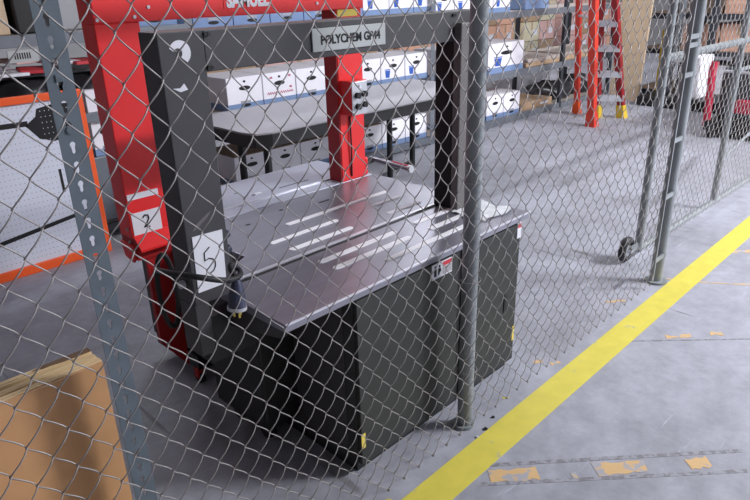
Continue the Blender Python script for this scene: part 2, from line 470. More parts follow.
# ------------------------------------------------------------------ dark strapping machine
dm = empty('strapping_machine', 'charcoal arch strapping machine with steel table and sticker 5, nearest the fence', 'machine', (0, 0, 0))
TZ = 0.72
tf = B('table_plate', 'steel', dm, 0.945, 2.218, 1.300, 1.628, TZ - 0.028, TZ, 0.002)
tf['label'] = 'front half of the polished steel table'
B('table_trim', 'steel_edge', tf, 0.945, 2.225, 1.297, 1.301, TZ - 0.006, TZ + 0.0005)
tb = MB().prism([(0.945, 1.65), (2.218, 1.65), (2.218, 2.192), (1.16, 2.192), (1.16, 1.80), (0.945, 1.70)], 'z', TZ - 0.028, TZ).build('table_plate', 'steel', dm, 0.002)
tb['label'] = 'rear half of the polished steel table'
B('table_trim', 'steel_edge', tb, 0.98, 2.10, 1.651, 1.664, TZ, TZ + 0.002)
B('slot_channel', 'slot', dm, 0.947, 2.216, 1.6282, 1.6498, TZ - 0.027, TZ - 0.0025)
# round disc of the slot mechanism
MB().cyl((1.06, 1.635, TZ - 0.02), (1.06, 1.635, TZ + 0.001), 0.012, 16).build('slot_pivot', 'slot', dm)
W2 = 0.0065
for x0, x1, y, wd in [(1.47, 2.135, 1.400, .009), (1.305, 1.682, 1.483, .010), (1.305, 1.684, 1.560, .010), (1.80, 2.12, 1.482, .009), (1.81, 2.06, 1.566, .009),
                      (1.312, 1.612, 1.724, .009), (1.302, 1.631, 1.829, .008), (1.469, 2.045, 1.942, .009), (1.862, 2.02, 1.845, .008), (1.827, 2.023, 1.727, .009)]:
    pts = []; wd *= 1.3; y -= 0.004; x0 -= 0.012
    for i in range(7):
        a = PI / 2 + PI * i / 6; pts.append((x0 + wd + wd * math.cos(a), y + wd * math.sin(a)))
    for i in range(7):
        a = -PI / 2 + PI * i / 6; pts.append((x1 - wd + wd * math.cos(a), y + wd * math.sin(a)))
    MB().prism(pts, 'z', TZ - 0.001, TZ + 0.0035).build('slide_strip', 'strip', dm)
for x0, y0, ln in [(1.35, 2.056, .02), (1.55, 2.097, .02), (1.73, 2.047, .06)]:
    B('table_hole', 'slot', dm, x0, x0 + ln, y0, y0 + 0.012, TZ - 0.001, TZ + 0.0006)
# cabinet
B('cabinet_body', 'char2', dm, 1.215, 2.165, 1.315, 2.05, 0.035, 0.69)
B('plinth', 'black', dm, 1.225, 2.155, 1.33, 2.04, 0.0, 0.035)
dl = B('cabinet_door', 'char2', dm, 1.222, 1.742, 1.300, 1.316, 0.045, 0.685, 0.002); dl['label'] = 'wide plain door panel of the cabinet'
dr = B('cabinet_door', 'char2', dm, 1.782, 2.160, 1.300, 1.316, 0.045, 0.685, 0.002); dr['label'] = 'narrow door panel with a latch'
B('door_gap', 'black', dm, 1.745, 1.779, 1.311, 1.318, 0.045, 0.685)
B('latch', 'black', dr, 2.064, 2.084, 1.296, 1.301, 0.31, 0.395, 0.003)
B('side_panel', 'char', dm, 1.209, 1.216, 1.36, 2.0, 0.06, 0.66, 0.002)
B('yellow_sticker', 'ylabel', dm, 1.2215, 1.240, 1.2985, 1.3002, 0.115, 0.175)
B('yellow_sticker', 'ylabel', dm, 2.145, 2.1602, 1.2985, 1.3002, 0.14, 0.21)
# table bracket below left overhang, motor box
MB().prism([(1.30, 0.69), (1.60, 0.69), (1.60, 0.60), (1.34, 0.655)], 'x', 0.955, 0.965).build('table_bracket', 'char', dm)
B('drive_housing', 'black', dm, 1.06, 1.21, 1.62, 1.95, 0.10, 0.66, 0.01)
for cx, cy in ((1.13, 1.72), (1.13, 1.90)):
    MB().cyl((cx - 0.015, cy, 0.035), (cx + 0.015, cy, 0.035), 0.035, 16).build('caster', 'black', dm)
# arch
la = B('arch_column', 'char', dm, 0.820, 0.953, 1.560, 1.655, 0.735, 1.500, 0.003); la['label'] = 'charcoal arch column with the number 5'
ra = B('arch_column', 'char', dm, 2.035, 2.20, 1.562, 1.655, TZ, 1.395, 0.003)
B('crossbar', 'char', dm, 0.953, 2.20, 1.561, 1.655, 1.392, 1.499, 0.003)
B('inner_cover', 'slot', ra, 2.0305, 2.036, 1.562, 1.65, TZ + 0.005, 1.39)
B('column_cover', 'charL', ra, 2.026, 2.20, 1.525, 1.561, TZ + 0.002, 1.458, 0.004)
B('cover_slot', 'slot', ra, 2.098, 2.108, 1.5235, 1.5255, 1.02, 1.06)
B('column_label', 'paper', ra, 2.068, 2.125, 1.5240, 1.5252, 1.446, 1.450)
B('lower_post', 'char', la, 0.820, 0.868, 1.565, 1.655, 0.56, 0.735, 0.003)
B('cross_tray', 'black', la, 0.868, 1.209, 1.60, 1.655, 0.50, 0.66)
MB().prism([(0.953, 0.66), (0.953, 0.715), (1.05, 0.69), (1.05, 0.655)], 'y', 1.56, 1.60).build('table_arm', 'char', la)
for bx, bz in [(0.957, 1.488), (0.967, 1.4875), (0.957, 1.403), (0.967, 1.4025), (2.015, 1.485), (2.027, 1.485)]:
    MB().cyl((bx, 1.553, bz), (bx, 1.562, bz), 0.005, 8).build('bolt', 'black', dm)
# nameplate
npz = B('nameplate', 'sign', dm, 1.324, 1.645, 1.555, 1.5605, 1.411, 1.479, 0.001)
text('POLYCHEM GP44', 'ink', npz, (1.356, 1.5545, 1.4315), 0.037, bold=0.0011, width=0.262)
# sticker 5
st = MB().prism([(0.838, 0.950), (0.937, 0.946), (0.930, 0.776), (0.834, 0.776)], 'y', 1.5575, 1.5605).build('number_sticker', 'paper', dm)
five = MB()
P5 = [(0.888, 0.906), (0.869, 0.893), (0.868, 0.868), (0.880, 0.872), (0.893, 0.868), (0.901, 0.856), (0.900, 0.842), (0.892, 0.830), (0.880, 0.825)]
P5 = [(x, 1.5568, z) for x, z in P5]
five.tube(P5, 0.0019, 6); five.build('handwritten_number', 'ink', st)
# white crescent emblem and curved remnant below it
def crescent(cx, cz, r1, dx, dz, r2, a0, a1, n=18):
    outer = [(cx + r1 * math.cos(a0 + (a1 - a0) * i / n), cz + r1 * math.sin(a0 + (a1 - a0) * i / n)) for i in range(n + 1)]
    inner = [(cx + dx + r2 * math.cos(a1 + (a0 - a1) * i / n), cz + dz + r2 * math.sin(a1 + (a0 - a1) * i / n)) for i in range(n + 1)]
    return outer + inner
pts = crescent(0.879, 1.448, 0.031, -0.006, -0.001, 0.0125, -0.95, 2.75)
mb = MB(); n = len(pts) // 2
for i in range(n - 1):
    q = [pts[i], pts[i + 1], pts[2 * n - 2 - i], pts[2 * n - 1 - i]]
    mb.prism(q, 'y', 1.5585, 1.5602)
mb.build('white_emblem', 'paper', dm)['label'] = 'white crescent shaped sticker'
MB().prism([(0.845, 1.361), (0.866, 1.360), (0.879, 1.371), (0.888, 1.354), (0.866, 1.350)], 'y', 1.5585, 1.5602).build('white_emblem', 'paper', dm)
# smudged tape remnant above the 5
MB().prism([(0.843, 0.966), (0.853, 0.967), (0.895, 0.995), (0.91, 1.01), (0.895, 1.005), (0.86, 0.985)], 'y', 1.5592, 1.5602).build('tape_remnant', 'charL', dm)
# warning label on the cabinet
wl = B('warning_label', 'paper', dm, 1.590, 1.702, 1.2965, 1.3002, 0.640, 0.697)
wl.location = (0, 0, -0.012)
B('label_header', 'labelred', wl, 1.648, 1.699, 1.2955, 1.2967, 0.678, 0.694)
B('label_text', 'labelgrey', wl, 1.648, 1.699, 1.2955, 1.2967, 0.646, 0.675)
fg = MB(); fg.cyl((1.606, 1.2955, 0.686), (1.606, 1.2966, 0.686), 0.005, 10); fg.prism([(1.600, 0.65), (1.612, 0.65), (1.613, 0.678), (1.599, 0.678)], 'y', 1.2955, 1.2966)
fg.cyl((1.630, 1.2955, 0.684), (1.630, 1.2966, 0.684), 0.005, 10); fg.prism([(1.622, 0.652), (1.627, 0.652), (1.634, 0.664), (1.640, 0.660), (1.636, 0.677), (1.623, 0.677)], 'y', 1.2955, 1.2966)
fg.build('label_pictogram', 'ink', wl)
w2 = B('warning_label', 'paper', dm, 2.132, 2.160, 1.2965, 1.3002, 0.625, 0.690)
B('label_header', 'labelred', w2, 2.134, 2.158, 1.2955, 1.2967, 0.670, 0.687)
B('foot_sticker', 'ylabel', dm, 2.050, 2.085, 1.505, 1.525, TZ, TZ + 0.004)
# plug with cable
pg = empty('power_plug', 'dark blue power plug with brass prongs dangling at the steel table corner', 'plug', (0, 0, 0))
ax = 0.872
MB().tube([(ax + 0.012, 1.425, 0.845), (ax + 0.010, 1.425, 0.83), (ax + 0.004, 1.422, 0.80), (ax, 1.42, 0.765)], [0.010, 0.017, 0.024, 0.0255], 20).build('plug_body', 'plug', pg, smooth=True)
MB().cyl((ax, 1.42, 0.767), (ax - 0.001, 1.42, 0.758), 0.028, 20).build('plug_collar', 'alu', pg, smooth=True)
for a in (0.3, 2.4, 4.5):
    px, py = ax + 0.011 * math.cos(a), 1.42 + 0.011 * math.sin(a)
    B('prong', 'brass', pg, px - 0.003, px + 0.003, py - 0.0015, py + 0.0015, 0.734, 0.76)
def spl(ctrl, n=10):
    P = [Vector(p) for p in ctrl]; out = []
    for i in range(len(P) - 1):
        p0 = P[max(0, i - 1)]; p1 = P[i]; p2 = P[i + 1]; p3 = P[min(len(P) - 1, i + 2)]
        for k in range(n):
            t = k / n
            out.append(0.5 * ((2 * p1) + (-p0 + p2) * t + (2 * p0 - 5 * p1 + 4 * p2 - p3) * t * t + (-p0 + 3 * p1 - 3 * p2 + p3) * t ** 3))
    out.append(P[-1]); return out
MB().tube(spl([(0.75, 1.62, 0.86), (0.74, 1.52, 0.885), (0.775, 1.44, 0.885), (0.845, 1.42, 0.857), (0.895, 1.43, 0.848), (0.918, 1.46, 0.850), (0.905, 1.475, 0.868),
               (0.890, 1.46, 0.866), (0.884, 1.425, 0.843)]), 0.0085, 10).build('cable', 'rubber', pg, smooth=True)
# hanging cable loop, left of the arch column
lp = MB().tube([(0.838 + 0.030 * math.cos(a) * 1.0, 1.76 + 0.004 * math.sin(a), 0.715 + 0.125 * math.sin(a)) for a in [2 * PI * i / 28 for i in range(28)]], 0.0085, 8, closed=True)
tag(lp.build('cable_loop', 'rubber', smooth=True), 'black cable hanging in a long loop in front of the red machine leg', 'cable')
MB().cyl((0.815, 1.60, 0.80), (0.80, 1.60, 0.80), 0.012, 12).build('cable_clip', 'alu', dm)
# bundle of hoses behind the left column
for i, (dx, dz, r) in enumerate([(0, 0, 0.010), (0.03, 0.012, 0.009), (0.045, -0.01, 0.011), (0.02, 0.03, 0.008)]):
    MB().tube(spl([(0.955 + dx * .3, 1.66 + i * .012, 0.83 + dz), (0.985 + dx, 1.69 + i * .012, 0.83 + dz), (1.01 + dx, 1.71, 0.78 + dz), (1.01 + dx * .6, 1.69, 0.735), (0.97, 1.665 + i * .012, 0.74)]), r, 8).build('hose', 'rubber', dm, smooth=True)
for z in (0.80, 0.85):
    MB().cyl((0.985, 1.69, z), (1.04, 1.70, z + 0.02), 0.014, 12).build('hose_fitting', 'plug', dm, smooth=True)

# white sheet painting in the glare on the table corner
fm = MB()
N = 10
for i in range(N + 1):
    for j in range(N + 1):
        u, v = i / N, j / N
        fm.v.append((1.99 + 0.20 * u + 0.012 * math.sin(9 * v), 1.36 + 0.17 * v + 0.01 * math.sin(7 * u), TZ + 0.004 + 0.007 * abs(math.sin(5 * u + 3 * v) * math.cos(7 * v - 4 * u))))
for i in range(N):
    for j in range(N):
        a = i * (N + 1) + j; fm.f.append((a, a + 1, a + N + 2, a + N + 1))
tag(fm.build('glare_patch', 'glare_sheet', smooth=True), 'crumpled white sheet standing in for glare on the far corner of the steel table', 'glare_sheet')

# ------------------------------------------------------------------ red strapping machine
rm = empty('strapping_machine', 'red arch strapping machine with sticker 2, behind the charcoal one', 'machine', (0, 0, 0))
lc = B('arch_column', 'red', rm, 0.945, 1.103, 2.2, 2.30, 0.745, 1.5, 0.003); lc['label'] = 'red arch column with the number 2'
MB().prism([(2.2, 0.72), (2.2, 0.665), (2.215, 0.648), (2.28, 0.66), (2.30, 0.72)], 'x', 0.940, 0.947).build('side_plate', 'red', lc)
MB().prism([(2.2, 0.760), (2.150, 0.712), (2.150, 0.704), (2.2, 0.745)], 'x', 0.948, 1.10).build('front_lip', 'red', lc)
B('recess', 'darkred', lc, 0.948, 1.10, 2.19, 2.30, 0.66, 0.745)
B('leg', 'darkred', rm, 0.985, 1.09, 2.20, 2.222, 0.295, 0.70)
MB().prism([(0.985, 0.295), (0.985, 0.285), (1.09, 0.13), (1.09, 0.295)], 'y', 2.20, 2.222).build('leg_foot', 'darkred', rm)
B('header', 'red', rm, 0.942, 2.175, 2.190, 2.305, 1.5, 1.74, 0.004)
rc = B('arch_column', 'red', rm, 2.012, 2.168, 2.20, 2.29, TZ, 1.5, 0.003)
B('side_shadow_plate', 'darkred', rc, 2.007, 2.013, 2.204, 2.286, TZ, 1.498)  # shade on the column's side put into the colour as darker red
MB().tube([(2.07, 2.196, 1.04), (2.068, 2.19, 0.9), (2.07, 2.196, 0.74)], 0.004, 6).build('cable', 'rubber', rc)
B('base_flange', 'red', rc, 2.168, 2.195, 2.205, 2.28, TZ, TZ + 0.09, 0.01)
B('yellow_label', 'ylabel', rc, 2.020, 2.140, 2.196, 2.2005, 1.470, 1.4985)
B('number_sticker', 'paper', lc, 0.953, 1.066, 2.197, 2.2005, 0.752, 0.842)
B('tape_strip', 'paper', lc, 0.950, 1.071, 2.197, 2.2005, 0.893, 0.915)
MB().tube([(0.995, 2.1955, 0.818), (1.003, 2.1955, 0.827), (1.016, 2.1955, 0.824), (1.018, 2.1955, 0.812), (1.008, 2.1955, 0.795), (0.996, 2.1955, 0.780), (1.006, 2.1955, 0.783), (1.018, 2.1955, 0.778)], 0.0028, 6).build('handwritten_number', 'ink', lc)
for x, z in [(0.953, 1.512), (1.083, 1.516), (1.138, 1.545), (0.98, 1.58), (1.26, 1.60), (1.9, 1.53), (2.1, 1.56)]:
    MB().cyl((x, 2.186, z), (x, 2.192, z), 0.006, 10).build('rivet', 'alu', rm)
for y, z in ((2.225, 0.70), (2.225, 0.73), (2.225, 0.78)):
    MB().cyl((0.938, y, z), (0.946, y, z), 0.005, 8).build('rivet', 'alu', lc)
lt = B('lettering_panel', 'red', rm, 1.44, 1.66, 2.188, 2.1905, 1.528, 1.60)
text('SAMUEL', 'paper', rm, (1.452, 2.187, 1.533), 0.070, bold=0.0038, width=0.200)
cb = B('control_box', 'red', rm, 2.020, 2.122, 2.130, 2.20, 1.043, 1.198, 0.003)
B('control_plate', 'alu', cb, 2.024, 2.120, 2.126, 2.131, 1.046, 1.194, 0.002)
for x, z in [(2.053, 1.134), (2.097, 1.137), (2.055, 1.084), (2.097, 1.090)]:
    MB().cyl((x, 2.110, z), (x, 2.127, z), 0.014, 14).build('push_button', 'black', cb, smooth=True)
MB().cyl((2.073, 2.120, 1.172), (2.073, 2.127, 1.172), 0.008, 12).build('key_switch', 'steel_edge', cb)
rt = B('table_plate', 'steel2', rm, 1.15, 2.215, 2.200, 2.62, TZ - 0.03, TZ, 0.003)
rt['label'] = 'steel table of the red machine'
B('table_trim', 'steel_edge', rt, 1.15, 2.005, 2.283, 2.292, TZ - 0.012, TZ + 0.006)
for x, y, ln in [(1.564, 2.45, .02), (1.761, 2.542, .02), (1.755, 2.362, .18), (1.60, 2.365, .02)]:
    B('table_hole', 'slot', rt, x, x + ln, y, y + 0.008, TZ - 0.001, TZ + 0.0006)
B('white_tab', 'paper', rt, 1.615, 1.65, 2.362, 2.378, TZ, TZ + 0.005)
B('machine_body', 'machinedark', rm, 1.14, 2.14, 2.32, 2.60, 0.12, 0.69)
B('machine_base', 'black', rm, 1.14, 2.10, 2.22, 2.58, 0.07, 0.14)
for cx, cy in ((1.15, 2.24), (1.20, 2.14), (2.05, 2.25), (2.05, 2.5)):
    c = B('caster', 'darkred', rm, cx - 0.018, cx + 0.018, cy - 0.018, cy + 0.018, 0.03, 0.075, 0.004)
    MB().cyl((cx - 0.01, cy, 0.03), (cx + 0.01, cy, 0.03), 0.03, 14).build('wheel', 'black', c)
# side roller bar
MB().cyl((2.43, 2.42, 0.72), (2.40, 2.11, 0.72), 0.014, 12).build('side_bar', 'steel', rm, smooth=True)
MB().cyl((2.415, 2.25, 0.728), (2.402, 2.13, 0.728), 0.010, 8).build('side_bar_grip', 'magenta', rm, smooth=True)
MB().box(2.12, 2.44, 2.40, 2.43, 0.70, 0.73).build('side_bar_bracket', 'machinedark', rm)
MB().cyl((2.40, 2.10, 0.72), (2.40, 2.115, 0.72), 0.02, 12).build('side_bar_end', 'alu', rm, smooth=True)

# ------------------------------------------------------------------ folding table with rounded corners
ft = empty('work_table', 'grey topped work table with thick black edge and black legs, behind the machines', 'table', (0, 0, 0))
tt = [(2.38, 3.27), (4.70, 3.27), (4.78, 3.36), (4.78, 4.17), (2.28, 4.20), (2.264, 3.62)]
tt = [(2.285, 3.42), (2.31, 3.31), (2.41, 3.27), (4.62, 3.27), (4.72, 3.34), (4.74, 4.15), (2.285, 4.15)]
MB().prism(tt, 'z', 0.742, 0.752).build('tabletop', 'tabletop', ft)
te = [(x + (-0.012 if x < 3 else 0.012), y + (-0.012 if y < 3.6 else 0.01)) for x, y in tt]
MB().prism(te, 'z', 0.665, 0.7425).build('table_edge', 'black', ft)
for x, y in ((2.52, 3.80), (2.50, 3.47), (4.05, 3.80), (4.42, 3.86)):
    MB().cyl((x, y, 0.0), (x, y, 0.67), 0.026, 12).build('leg', 'black', ft, smooth=True)
MB().cyl((4.05, 3.80, 0.06), (4.42, 3.86, 0.06), 0.016, 10).build('stretcher', 'black', ft, smooth=True)
MB().cyl((2.50, 3.47, 0.06), (2.52, 3.80, 0.06), 0.016, 10).build('stretcher', 'black', ft, smooth=True)

# ------------------------------------------------------------------ storage rack A (parallel to the fence)
ra_ = empty('storage_rack', 'long grey storage rack holding white boxes, behind the work table', 'rack', (0, 0, 0))
UPX = [-0.15, 2.52, 5.24, 7.92, 9.32]
for x in UPX:
    for y in (4.30, 5.0):
        o = slotted('upright', 'rack', ra_, x - 0.03, x + 0.03, y, 0.0, 2.28, 0.0762, 0.003, 0) if (x in (2.52, 5.24) and y == 4.30) else \
            B('upright', 'rack' if x < 7 else 'rackd', ra_, x - 0.03, x + 0.03, y, y + 0.04, 0, 2.3)
for i in range(len(UPX) - 1):
    a, b = UPX[i] + 0.03, UPX[i + 1] - 0.03
    lv = {0: [(1.30, 1.37, 'rack'), (0.80, 0.86, 'rack'), (0.03, 0.09, 'rackd')],
          1: [(1.27, 1.33, 'racklight'), (0.63, 0.70, 'rackd'), (0.02, 0.085, 'rack')],
          2: [(1.20, 1.27, 'rack'), (0.53, 0.605, 'rack'), (0.0, 0.075, 'rack')],
          3: [(1.20, 1.27, 'rack'), (0.53, 0.605, 'rack'), (0.0, 0.07, 'rack')]}[i]
    for z0, z1, m in lv:
        B('shelf_beam', m, ra_, a, b, 4.295, 4.335, z0, z1, 0.003)
        B('shelf_beam', m, ra_, a, b, 4.98, 5.02, z0, z1)
        B('shelf_board', 'shelf', ra_, a, b, 4.335, 4.98, z1 - 0.02, z1 - 0.002)
B('beam_tag', 'sign', ra_, 1.30, 1.47, 4.288, 4.296, 1.215, 1.285)
for i in range(7):
    B('tag_barcode', 'ink', ra_, 1.335 + i * 0.014, 1.342 + i * 0.014, 4.2865, 4.289, 1.235, 1.27)


def abox(x, y, z, wd, h, d, label, group, pr='hand', lidm=None, band=0.2):
    e = empty('archive_box', label, 'box', (x, y, z), group)
    B('body', 'white', e, 0.003, wd - 0.003, 0, d, 0, h, 0.003)
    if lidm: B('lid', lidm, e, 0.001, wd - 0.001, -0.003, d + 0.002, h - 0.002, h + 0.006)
    B('base_band', 'blue', e, 0.002, wd - 0.002, -0.0015, d, 0.0, h * band)
    def oval(cx, cz, rx, rz, m, nm, y0=-0.003):
        MB().prism([(cx + rx * math.cos(t), cz + rz * math.sin(t)) for t in [2 * PI * k / 12 for k in range(12)]], 'y', y0, 0.001).build(nm, m, e)
    oval(wd * 0.5, h * 0.66, wd * 0.16, h * 0.07, 'ink', 'hand_hole')
    oval(wd * 0.5, h * 0.86, wd * 0.035, h * 0.035, 'ink', 'clip_hole')
    if pr == 'hand':
        B('handle_print', 'labelgrey', e, wd * 0.36, wd * 0.64, -0.0028, 0, h * 0.20, h * 0.27)
        oval(wd * 0.5, h * 0.13, wd * 0.14, h * 0.05, 'ink', 'lower_hole')
    if pr == 'logo' or pr == 'logo2':
        MB().prism([(wd * .2, h * .24), (wd * .34, h * .24), (wd * .37, h * .50), (wd * .17, h * .50)], 'y', -0.0028, 0.001).build('printed_mark', 'logo', e)
        B('printed_mark', 'logo', e, wd * .16, wd * .38, -0.0028, 0, h * .52, h * .55)
    if pr == 'marker':
        for a, b, c in [(0.12, 0.46, .36), (0.50, 0.90, .36)]:
            pts = [(wd * (a + (b - a) * t / 12), -0.002, h * (c + 0.035 * (1 if t % 2 else -1))) for t in range(13)]
            MB().tube(pts, 0.003, 5).build('marker_scrawl', 'pink', e)
        for a, c in ((0.22, .85), (0.78, .86), (0.8, .5)):
            MB().tube([(wd * (a + 0.012 * t), -0.002, h * (c + 0.03 * (1 if t % 2 else -1))) for t in range(7)], 0.0025, 5).build('marker_scrawl', 'pink', e)
    return e


# middle shelf, left bay
mid = ['white archive box with grey shaded end, first on the middle shelf by the charcoal column',
       'white archive box with pink marker scrawl on the middle shelf',
       'white archive box on the middle shelf just left of the red column',
       'white archive box partly hidden behind the red column on the middle shelf',
       'white archive box peeking out right of the control buttons',
       'white archive box with blue print, middle one right of the red column',
       'white archive box with blue print beside the perforated upright']
for k in range(7):
    abox(2.80 + 0.345 * k, 4.345, 0.70, 0.34, 0.252, 0.42, mid[k], 'white boxes on the middle shelf', ['hand', 'marker', 'hand', 'hand', 'hand', 'logo', 'logo'][k])
# bottom shelf, left bay
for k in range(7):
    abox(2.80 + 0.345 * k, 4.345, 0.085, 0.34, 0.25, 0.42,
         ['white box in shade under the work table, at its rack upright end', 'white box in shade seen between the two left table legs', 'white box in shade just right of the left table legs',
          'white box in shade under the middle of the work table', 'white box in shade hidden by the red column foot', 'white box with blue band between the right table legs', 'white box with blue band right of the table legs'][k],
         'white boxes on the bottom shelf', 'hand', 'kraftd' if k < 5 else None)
# top shelf
for k in range(9):
    if k == 0: continue
    ords = ['', 'first', 'second', 'third', 'fourth', 'fifth', 'sixth', 'seventh', 'eighth']
    abox(2.24 + 0.345 * k, 4.345, 1.33, 0.34, 0.255, 0.42, 'white box with blue base, top shelf, %s right of the red arch corner' % ords[k], 'white boxes on the top shelf', 'logo' if k > 5 else 'hand', None, 0.2 if k > 5 else 0.42)
abox(2.12, 4.345, 1.37, 0.34, 0.255, 0.42, 'white box with blue base peeking above the charcoal arch corner', 'white boxes on the top shelf', 'hand', None, 0.4)
for k in range(4):
    abox(5.30 + 0.345 * k, 4.345, 1.27, 0.34, 0.255, 0.42, 'white box with blue print, top shelf, %s right of the perforated upright' % ['first', 'second', 'third', 'fourth'][k], 'white boxes on the top shelf', 'logo')
tag(B('blue_bin', 'blue', None, 7.02, 7.55, 4.36, 4.8, 1.27, 1.5, 0.01), 'blue bin on the top shelf left of the dark rack upright', 'bin')
# middle shelf, second bay
abox(6.28, 4.345, 0.605, 0.74, 0.33, 0.45, 'wide white box with blue print right of the middle fence post', 'white boxes on the middle shelf', 'logo')
abox(5.52, 4.345, 0.605, 0.70, 0.33, 0.45, 'wide white box hidden behind the middle fence post', 'white boxes on the middle shelf', 'logo')
abox(6.29, 4.345, 0.075, 0.35, 0.28, 0.42, 'white box with blue base on the bottom shelf by the middle fence post', 'white boxes on the bottom shelf')
abox(6.645, 4.345, 0.075, 0.35, 0.27, 0.42, 'white box with blue base on the bottom shelf beside the flat brown carton', 'white boxes on the bottom shelf')
abox(5.55, 4.345, 0.075, 0.35, 0.28, 0.42, 'white box with blue base on the bottom shelf left of the middle fence post', 'white boxes on the bottom shelf')


def carton(x, y, z, wd, d, h, m, label, group, rz=0, face='y'):
    e = empty('carton', label, 'carton', (x, y, z), group, rz)
    B('body', m, e, 0, wd, 0, d, 0, h, 0.006)
    if face == 'y':
        B('tape', 'kraft', e, wd * .46, wd * .54, -0.002, 0.0, h * 0.6, h)
        B('shipping_label', 'paper', e, wd * .6, wd * .85, -0.003, 0.0, h * .3, h * .6)
    else:
        B('tape', 'kraft', e, -0.002, 0, d * .46, d * .54, h * .6, h)
    return e


for k, (x, z, h, wd) in enumerate([(7.08, 0.605, 0.05, 0.85), (7.12, 0.655, 0.045, 0.80), (7.98, 0.605, 0.06, 1.25), (8.0, 0.665, 0.04, 1.2)]):
    tag(B('flattened_carton', ['kraft', 'shelf', 'kraft', 'shelf'][k], None, x, x + wd, 4.34, 4.9, z, z + h, 0.006),
        ['flattened brown carton lying on the middle shelf left of the dark upright', 'pale flattened carton on top of the brown one, left of the dark upright',
         'flattened brown carton on the middle shelf behind the ladder', 'pale flattened carton on top behind the ladder'][k], 'carton', 'flattened cartons on the shelf')
carton(7.06, 4.36, 0.075, 0.75, 0.45, 0.09, 'kraft', 'flat brown carton on the bottom shelf right of the white boxes', 'cartons on the rack')
# dark tarp bundles (lumpy)
def lump(name, x, y, z, rx, ry, rz_, m, label, cat, sd):
    rnd = random.Random(sd); mb = MB(); NU, NV = 20, 10
    ph = [rnd.uniform(0, 6) for _ in range(6)]
    for j in range(NV + 1):
        v = PI * j / NV - PI / 2
        for i in range(NU):
            u = 2 * PI * i / NU
            k = 1 + 0.10 * math.sin(3 * u + ph[0] + 2 * v) + 0.07 * math.sin(5 * u + ph[1] - 3 * v) + 0.05 * math.sin(9 * u + ph[2] + 5 * v)
            zz = math.sin(v); zz = max(zz, -0.75)
            mb.v.append((x + rx * k * math.cos(v) ** 0.6 * math.cos(u), y + ry * k * math.cos(v) ** 0.6 * math.sin(u), z + rz_ * (0.75 + zz * (k if zz > 0 else 1))))
    for j in range(NV):
        for i in range(NU):
            a = j * NU + i; b = j * NU + (i + 1) % NU
            mb.f.append((a, b, b + NU, a + NU))
    return tag(mb.build(name, m, None, smooth=True), label, cat)


lump('dark_bundle', 8.18, 4.62, 0.075, 0.42, 0.24, 0.125, 'bag', 'lumpy black plastic bundle on the bottom shelf left of the ladder', 'bundle', 1)
lump('dark_bundle', 8.85, 4.62, 0.07, 0.30, 0.22, 0.14, 'bag', 'black plastic bundle on the bottom shelf behind the ladder legs', 'bundle', 2)
tag(B('foam_board', 'white', None, 6.5, 9.4, 5.3, 5.5, 0.0, 0.5, 0.01), 'long white panel stack standing low behind the rack', 'panel')

# left bay clutter
tag(B('grey_cabinet', 'labelgrey', None, 1.70, 2.10, 4.5, 4.9, 1.37, 1.9, 0.01), 'plain grey metal case on the top shelf beside the red machine', 'case')
tag(B('black_crate', 'black', None, 1.41, 1.56, 4.36, 4.9, 1.37, 1.95, 0.01), 'tall black crate on the top shelf near the slotted upright', 'crate')
carton(0.6, 4.4, 1.37, 0.78, 0.5, 0.5, 'beige', 'beige wrapped carton on the top shelf at the frame edge', 'cartons on the rack')
for k, (x, y, z, a, m) in enumerate([(1.34, 4.42, 1.13, .1, 'paper'), (1.50, 4.43, 1.125, -.2, 'labelred'), (1.66, 4.42, 1.15, .3, 'paper'), (1.42, 4.5, 1.16, .5, 'rose'), (1.80, 4.40, 1.12, .1, 'labelred'), (1.22, 4.42, 1.12, .4, 'paper')]):
    o = B('folder', m, None, -0.09, 0.09, -0.10, 0.10, 0, 0.02, 0.003); o.location = (x, y + .08, z + 0.011 * k); o.rotation_euler = (0.05, 0.03, a)
    tag(o, ['white folder left in the clutter above the black bags', 'red folder in the middle of the clutter above the black bags', 'white folder right in the clutter, behind the slotted upright',
            'pinkish folder lying crosswise on the clutter', 'red folder beside the red machine column', 'white folder at the picture edge above the black bags'][k], 'folder', 'folders in the shelf clutter')
tag(B('shallow_tray', 'machinedark', None, 0.7, 2.1, 4.5, 4.9, 1.10, 1.12, 0.004), 'shallow dark tray carrying the folders above the black bags', 'tray')
for k, x in enumerate((0.95, 1.42, 1.9)):
    lump('black_bag', x, 4.60, 0.86, 0.25, 0.22, 0.135, 'bag', ['black plastic bag at the picture edge above the pegboard', 'black plastic bag behind the top of the pegboard', 'black plastic bag beside the red machine column'][k], 'bag', 5 + k)
abox(1.72, 4.345, 0.56, 0.16, 0.24, 0.3, 'narrow white box beside the orange board frame, lower one', 'white boxes beside the board')
abox(1.72, 4.345, 0.80, 0.16, 0.2, 0.3, 'narrow white box beside the orange board frame, upper one', 'white boxes beside the board')
tag(B('steel_locker', 'rack', None, 1.68, 2.2, 4.345, 4.7, 0.095, 0.556, 0.01), 'low grey steel case under the narrow white boxes', 'case')

